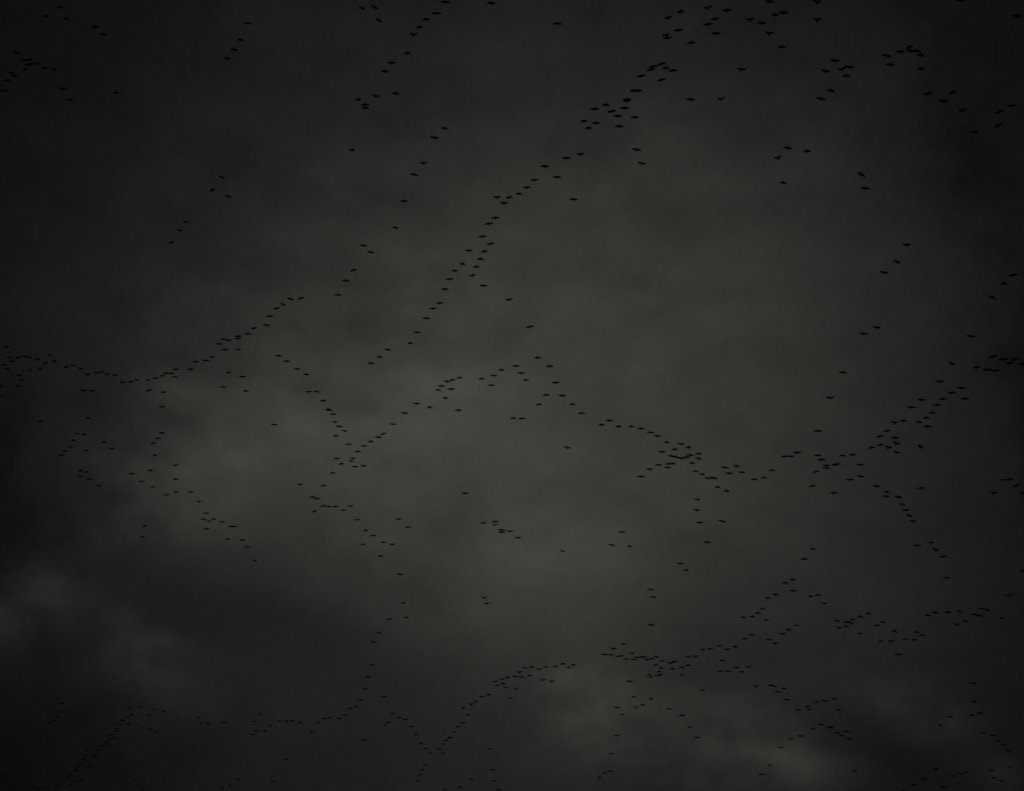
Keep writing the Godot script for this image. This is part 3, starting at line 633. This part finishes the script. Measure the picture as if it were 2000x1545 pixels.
	skein("", "left", [
		[ARCHED, 20.96, 266.33, -417.72, 0, 0, true], [DROOPING, 22.07, 266.34, -415.68, -5.9, 0, true], [LEVEL, 20.76, 269.35, -371.97, 2.5, 0, true], [LEVEL, 23.38, 266.25, -414.82, 0, 0, true],
		[LEVEL, 22.08, 269.05, -371.72, 0, 0, true], [ARCHED, 23.39, 266.67, -407.94, 0, 0, true], [LIFTED, 22.51, 269.07, -369.40, 6.2, 0, true], [LIFTED, 24.40, 266.94, -400.81, 0, 0, true],
		[LEVEL, 24.08, 267.59, -390.13, 4.8, 0, true], [LEVEL, 23.65, 268.67, -371.75, 0, 0, true], [DROOPING, 24.28, 268.54, -371.43, 0, 0, true], [DROOPING, 25.37, 267.23, -392.53, 0, 0, true],
		[RAISED, 24.74, 268.64, -367.22, 0, 0, true], [LEVEL, 25.53, 268.21, -372.14, 4.9, 0, true], [LEVEL, 26.50, 267.64, -379.89, 2.4, 0, true], [ARCHED, 26.76, 268.03, -369.74, 0, 0, true],
		[DROOPING, 27.10, 267.86, -371.83, 0, 0, true], [ARCHED, 27.75, 267.14, -385.32, 0, 0, true], [RAISED, 28.43, 266.85, -389.26, 3.6, 0, true], [LIFTED, 27.82, 267.74, -370.93, 0, 0, true],
		[DROOPING, 28.68, 267.56, -370.45, 0, 0, true], [ARCHED, 29.83, 266.66, -387.73, 0, 0, true], [ARCHED, 29.38, 267.40, -370.23, 0, 0, true], [LIFTED, 30.03, 267.22, -371.09, 0, 0, true],
		[ARCHED, 30.82, 266.88, -376.27, 0, 0, true], [DROOPING, 30.98, 266.82, -377.04, 0, 0, true], [ARCHED, 31.52, 266.45, -385.00, 3.6, 0, true], [DROOPING, 31.09, 267.01, -370.26, 0, 0, true],
		[ARCHED, 31.98, 266.75, -372.31, 0, 0, true], [ARCHED, 32.00, 266.83, -369.34, 3.7, 0, true], [LEVEL, 32.60, 266.51, -376.09, 0, 0, true], [ARCHED, 32.86, 266.50, -374.55, 0, 0, true],
		[LIFTED, 33.30, 266.38, -375.60, 0, 0, true], [ARCHED, 33.25, 266.45, -373.12, 3.7, 0, true], [ARCHED, 33.35, 266.50, -370.49, 0, 0, true], [DROOPING, 35.79, 265.60, -387.80, 0, 0, true],
		[LIFTED, 35.05, 266.11, -370.76, 0, 0, true], [ARCHED, 35.72, 265.93, -372.58, 0, 0, true], [DROOPING, 36.01, 265.92, -369.85, 0, 0, true], [ARCHED, 37.84, 265.46, -374.27, 0, 0, true],
		[DROOPING, 38.85, 265.05, -389.62, 0, 0, true], [ARCHED, 37.79, 265.51, -371.50, 3.7, 0, true], [ARCHED, 39.01, 265.26, -370.41, 3.7, 0, true], [LIFTED, 38.88, 265.32, -367.35, 0, 0, true],
		[ARCHED, 40.77, 264.68, -393.99, 0, 0, true], [ARCHED, 40.26, 265.02, -366.66, 0, 0, true], [LIFTED, 42.85, 264.34, -397.68, 0, 0, true], [RAISED, 41.78, 264.68, -363.83, 0, 0, true],
		[LIFTED, 43.35, 264.33, -362.94, 0, 0, true],
	])
	skein("", "left", [
		[ARCHED, -24.91, 284.53, -423.36, 0, 0, true], [LEVEL, -23.76, 283.57, -425.34, 0, 0, true], [LIFTED, -23.80, 281.56, -443.22, -5.9, 0, true], [LEVEL, -23.23, 281.51, -440.35, -5.9, 0, true],
		[ARCHED, -22.52, 282.48, -427.74, 0, 0, true], [ARCHED, -22.64, 281.39, -437.99, -9.5, 0, true], [ARCHED, -21.72, 281.12, -435.13, -5.9, 0, true], [LIFTED, -21.38, 281.64, -428.68, 0, 0, true],
		[ARCHED, -20.18, 280.76, -429.49, 0, 0, true], [LIFTED, -18.04, 279.77, -426.00, 0, 0, true], [ARCHED, -17.03, 279.02, -426.68, 0, 0, true], [RAISED, -16.82, 279.30, -423.24, 0, 0, true],
		[ARCHED, -16.87, 277.28, -440.56, 0, 0, true], [LIFTED, -16.22, 279.13, -421.29, 0, 0, true], [ARCHED, -15.17, 278.68, -419.34, 0, 0, true], [LIFTED, -14.02, 278.28, -416.43, 0, 0, true],
		[ARCHED, -13.10, 278.01, -413.65, 0, 0, true], [ARCHED, -12.85, 275.14, -436.02, 5.9, 0, true], [LIFTED, -11.86, 277.49, -411.25, 0, 0, true], [ARCHED, -11.52, 277.97, -405.52, 0, 0, true],
		[LEVEL, -10.59, 277.15, -407.24, -6, 0, true], [RAISED, -9.67, 277.08, -402.94, 0, 0, true], [ARCHED, -9.95, 273.90, -430.40, 3.5, 0, true], [ARCHED, -8.52, 276.58, -400.94, 0, 0, true],
		[DROOPING, -7.05, 276.00, -397.99, 0, 0, true], [ARCHED, -5.49, 275.23, -396.04, 0, 0, true], [LIFTED, -5.33, 272.73, -415.14, 0, 0, true], [LEVEL, -4.71, 271.42, -422.29, 0, 0, true],
		[LIFTED, -4.36, 270.70, -426.12, 3.5, 0, true], [LEVEL, -3.89, 274.92, -390.34, -3.7, 0, true], [LEVEL, -3.33, 274.43, -391.35, -3.7, 0, true], [LEVEL, -3.25, 269.65, -428.42, 11.7, 0, true],
		[RAISED, -2.22, 274.09, -388.41, 0, 0, true], [DROOPING, -2.11, 273.86, -389.64, 0, 0, true], [RAISED, -1.45, 273.31, -390.57, 0, 0, true], [ARCHED, -1.04, 273.53, -386.80, 0, 0, true],
		[LIFTED, -0.48, 272.31, -393.44, 0, 0, true], [DROOPING, 0.70, 272.88, -385.37, 0, 0, true], [RAISED, 0.92, 272.29, -389.60, 0, 0, true], [LIFTED, 1.78, 272.84, -383.68, -2.4, 0, true],
		[LEVEL, 2.21, 272.55, -385.20, 0, 0, true], [ARCHED, 2.87, 272.79, -381.85, 0, 0, true], [ARCHED, 4.08, 272.24, -384.14, 0, 0, true], [ARCHED, 4.48, 272.49, -381.14, 0, 0, true],
		[DROOPING, 6.16, 272.06, -381.36, 0, 0, true], [LEVEL, 7.05, 271.48, -384.78, -3.7, 0, true], [ARCHED, 7.72, 271.81, -380.19, 0, 0, true], [RAISED, 9.11, 271.01, -384.89, 0, 0, true],
		[ARCHED, 9.82, 271.39, -379.36, 0, 0, true], [ARCHED, 11.58, 271.10, -377.99, 0, 0, true], [ARCHED, 12.84, 270.72, -378.85, 0, 0, true], [ARCHED, 13.90, 270.57, -377.69, 0, 0, true],
	])
	skein("", "left", [
		[RAISED, -86.27, 318.68, -470.30, 0, 0, true], [RAISED, -85.96, 318.32, -472.42, 0, 0, true], [DROOPING, -83.56, 317.01, -470.26, 0, 22, true], [RAISED, -82.12, 313.85, -498.09, 0, 0, true],
		[DROOPING, -78.38, 314.19, -465.57, 0, 0, true], [ARCHED, -79.47, 312.45, -494.68, -11.7, 0, true], [LIFTED, -76.43, 310.99, -489.24, -3.5, 0, true], [LIFTED, -70.21, 309.23, -464.15, 0, 0, true],
		[DROOPING, -69.04, 309.07, -457.69, 0, 0, true], [DROOPING, -68.69, 308.54, -461.19, 0, 0, true], [RAISED, -66.73, 308.06, -452.72, 0, 0, true], [ARCHED, -65.97, 307.04, -458.94, 0, 0, true],
		[ARCHED, -64.30, 306.30, -455.50, 0, 0, true], [LIFTED, -65.77, 304.95, -480.78, 0, 0, true], [ARCHED, -61.31, 304.83, -451.09, 0, 0, true], [LEVEL, -60.89, 303.13, -466.69, 0, 0, true],
		[DROOPING, -59.11, 303.61, -449.33, 0, 0, true], [DROOPING, -57.44, 302.71, -447.75, 0, 0, true], [ARCHED, -55.44, 301.53, -446.90, 0, 0, true], [LIFTED, -52.29, 299.42, -448.29, 4.8, 0, true],
		[DROOPING, -49.89, 298.48, -442.30, 0, 0, true], [ARCHED, -48.33, 297.77, -439.48, 0, 0, true], [ARCHED, -46.67, 296.89, -437.79, 0, 0, true], [LEVEL, -44.17, 295.48, -435.99, 0, 0, true],
		[LIFTED, -42.48, 294.67, -433.49, 0, 0, true], [LEVEL, -40.77, 294.01, -429.33, 0, 0, true], [DROOPING, -39.12, 293.17, -427.37, 0, 0, true], [LIFTED, -37.80, 292.69, -423.89, 0, 0, true],
		[LEVEL, -37.77, 291.07, -439.27, 0, 0, true], [RAISED, -36.38, 292.35, -418.64, 0, 0, true], [ARCHED, -35.44, 292.32, -413.27, 0, 0, true], [RAISED, -34.10, 292.04, -407.96, 0, 0, true],
		[DROOPING, -33.36, 292.51, -399.09, 3.7, 0, true], [DROOPING, -31.84, 292.04, -394.62, 3.7, 0, true], [DROOPING, -31.42, 289.35, -417.43, 0, 0, true], [ARCHED, -31.70, 288.34, -428.38, -6, 0, true],
		[ARCHED, -30.95, 288.04, -426.67, -3.6, 0, true], [LIFTED, -29.01, 291.00, -388.01, 3.7, 0, true], [ARCHED, -29.49, 287.60, -422.15, 0, 0, true], [LEVEL, -27.94, 286.57, -422.50, 0, 0, true],
		[ARCHED, -25.37, 289.66, -379.79, 0, 0, true], [LIFTED, -26.34, 285.61, -421.96, 0, 0, true], [ARCHED, -24.79, 288.82, -384.28, 0, 0, true],
	])
	skein("", "left", [
		[LEVEL, -164.89, 360.49, -564.96, -5.9, 0, true], [LEVEL, -161.29, 358.09, -569.27, 0, 0, true], [LEVEL, -158.61, 356.59, -566.76, 0, 0, true], [LEVEL, -152.54, 353.25, -560.51, -9.3, 0, true],
		[LEVEL, -150.47, 352.07, -559.05, -11.6, 0, true], [LEVEL, -148.21, 350.78, -557.48, -11.6, 0, true], [LEVEL, -139.41, 347.82, -515.87, -6, 0, true], [LEVEL, -146.21, 349.68, -555.25, -9.3, 0, true],
		[LEVEL, -137.82, 347.01, -513.36, -6, 0, true], [LEVEL, -143.57, 348.24, -552.35, -14, 0, true], [LEVEL, -135.80, 346.01, -509.86, -6, 22, true], [LEVEL, -134.40, 345.36, -506.54, 0, 22, true],
		[DROOPING, -133.01, 344.83, -501.29, 0, 0, true], [LEVEL, -140.74, 346.76, -548.21, -14, 0, true], [DROOPING, -139.03, 345.94, -544.28, -14, 0, true], [LEVEL, -137.98, 345.43, -542.18, -11.7, 0, true],
		[ARCHED, -131.24, 343.62, -503.98, 0, 0, true], [LEVEL, -136.86, 344.84, -540.66, -11.7, 0, true], [LEVEL, -137.30, 344.78, -546.12, -11.7, 0, true], [LIFTED, -135.71, 344.00, -542.78, -9.4, 0, true],
		[DROOPING, -133.77, 343.29, -535.17, -14, 0, true], [DROOPING, -133.23, 343.07, -533.28, -17.5, 0, true], [LEVEL, -133.10, 342.60, -539.58, -11.7, 0, true], [DROOPING, -131.42, 342.20, -529.54, -14.1, 0, true],
		[LEVEL, -129.66, 341.35, -525.95, -11.8, 0, true], [LEVEL, -128.44, 340.79, -522.96, -11.8, 0, true], [DROOPING, -127.37, 340.35, -519.61, -28.9, 0, true], [LEVEL, -128.22, 340.32, -528.26, -5.9, 0, true],
		[LEVEL, -126.09, 339.45, -521.56, -3.5, 0, true], [LEVEL, -125.09, 338.90, -520.50, -9.4, 0, true], [LEVEL, -123.18, 338.05, -515.69, -14.1, 0, true], [LEVEL, -121.50, 337.24, -512.27, -14.1, 0, true],
		[LIFTED, -119.89, 336.46, -509.28, -11.8, 0, true], [ARCHED, -118.36, 335.72, -506.32, 0, 0, true], [LIFTED, -118.49, 335.57, -509.82, 0, 0, true], [DROOPING, -117.23, 335.21, -503.51, -11.9, 0, true],
		[ARCHED, -116.46, 334.70, -504.29, 0, 0, true], [LEVEL, -115.18, 334.20, -499.97, -11.9, 0, true], [DROOPING, -114.85, 334.09, -498.58, -14.2, 0, true], [DROOPING, -114.41, 334.01, -495.77, -9.5, 0, true],
		[DROOPING, -112.86, 333.12, -495.07, -9.5, 0, true], [DROOPING, -112.42, 333.01, -492.66, 0, 0, true], [ARCHED, -111.75, 332.62, -492.44, 0, 0, true], [LIFTED, -110.20, 331.89, -489.38, -6, 0, true],
		[LIFTED, -110.44, 331.81, -492.70, -6, 0, true], [RAISED, -108.90, 331.45, -484.20, 0, 0, true], [ARCHED, -113.74, 331.93, -520.45, 0, 0, true], [ARCHED, -108.41, 330.98, -486.79, 0, 0, true],
		[ARCHED, -104.71, 329.19, -480.17, 0, 0, true], [ARCHED, -105.78, 329.11, -490.74, -6, 0, true], [LIFTED, -110.04, 329.41, -523.65, 0, 0, true], [LEVEL, -102.50, 327.71, -482.12, -6, 0, true],
		[DROOPING, -103.21, 327.65, -489.23, -9.5, 0, true], [ARCHED, -100.26, 326.66, -477.87, 0, 0, true], [ARCHED, -101.07, 326.39, -488.48, -9.5, 0, true], [ARCHED, -97.35, 325.00, -476.33, 0, 0, true],
	])
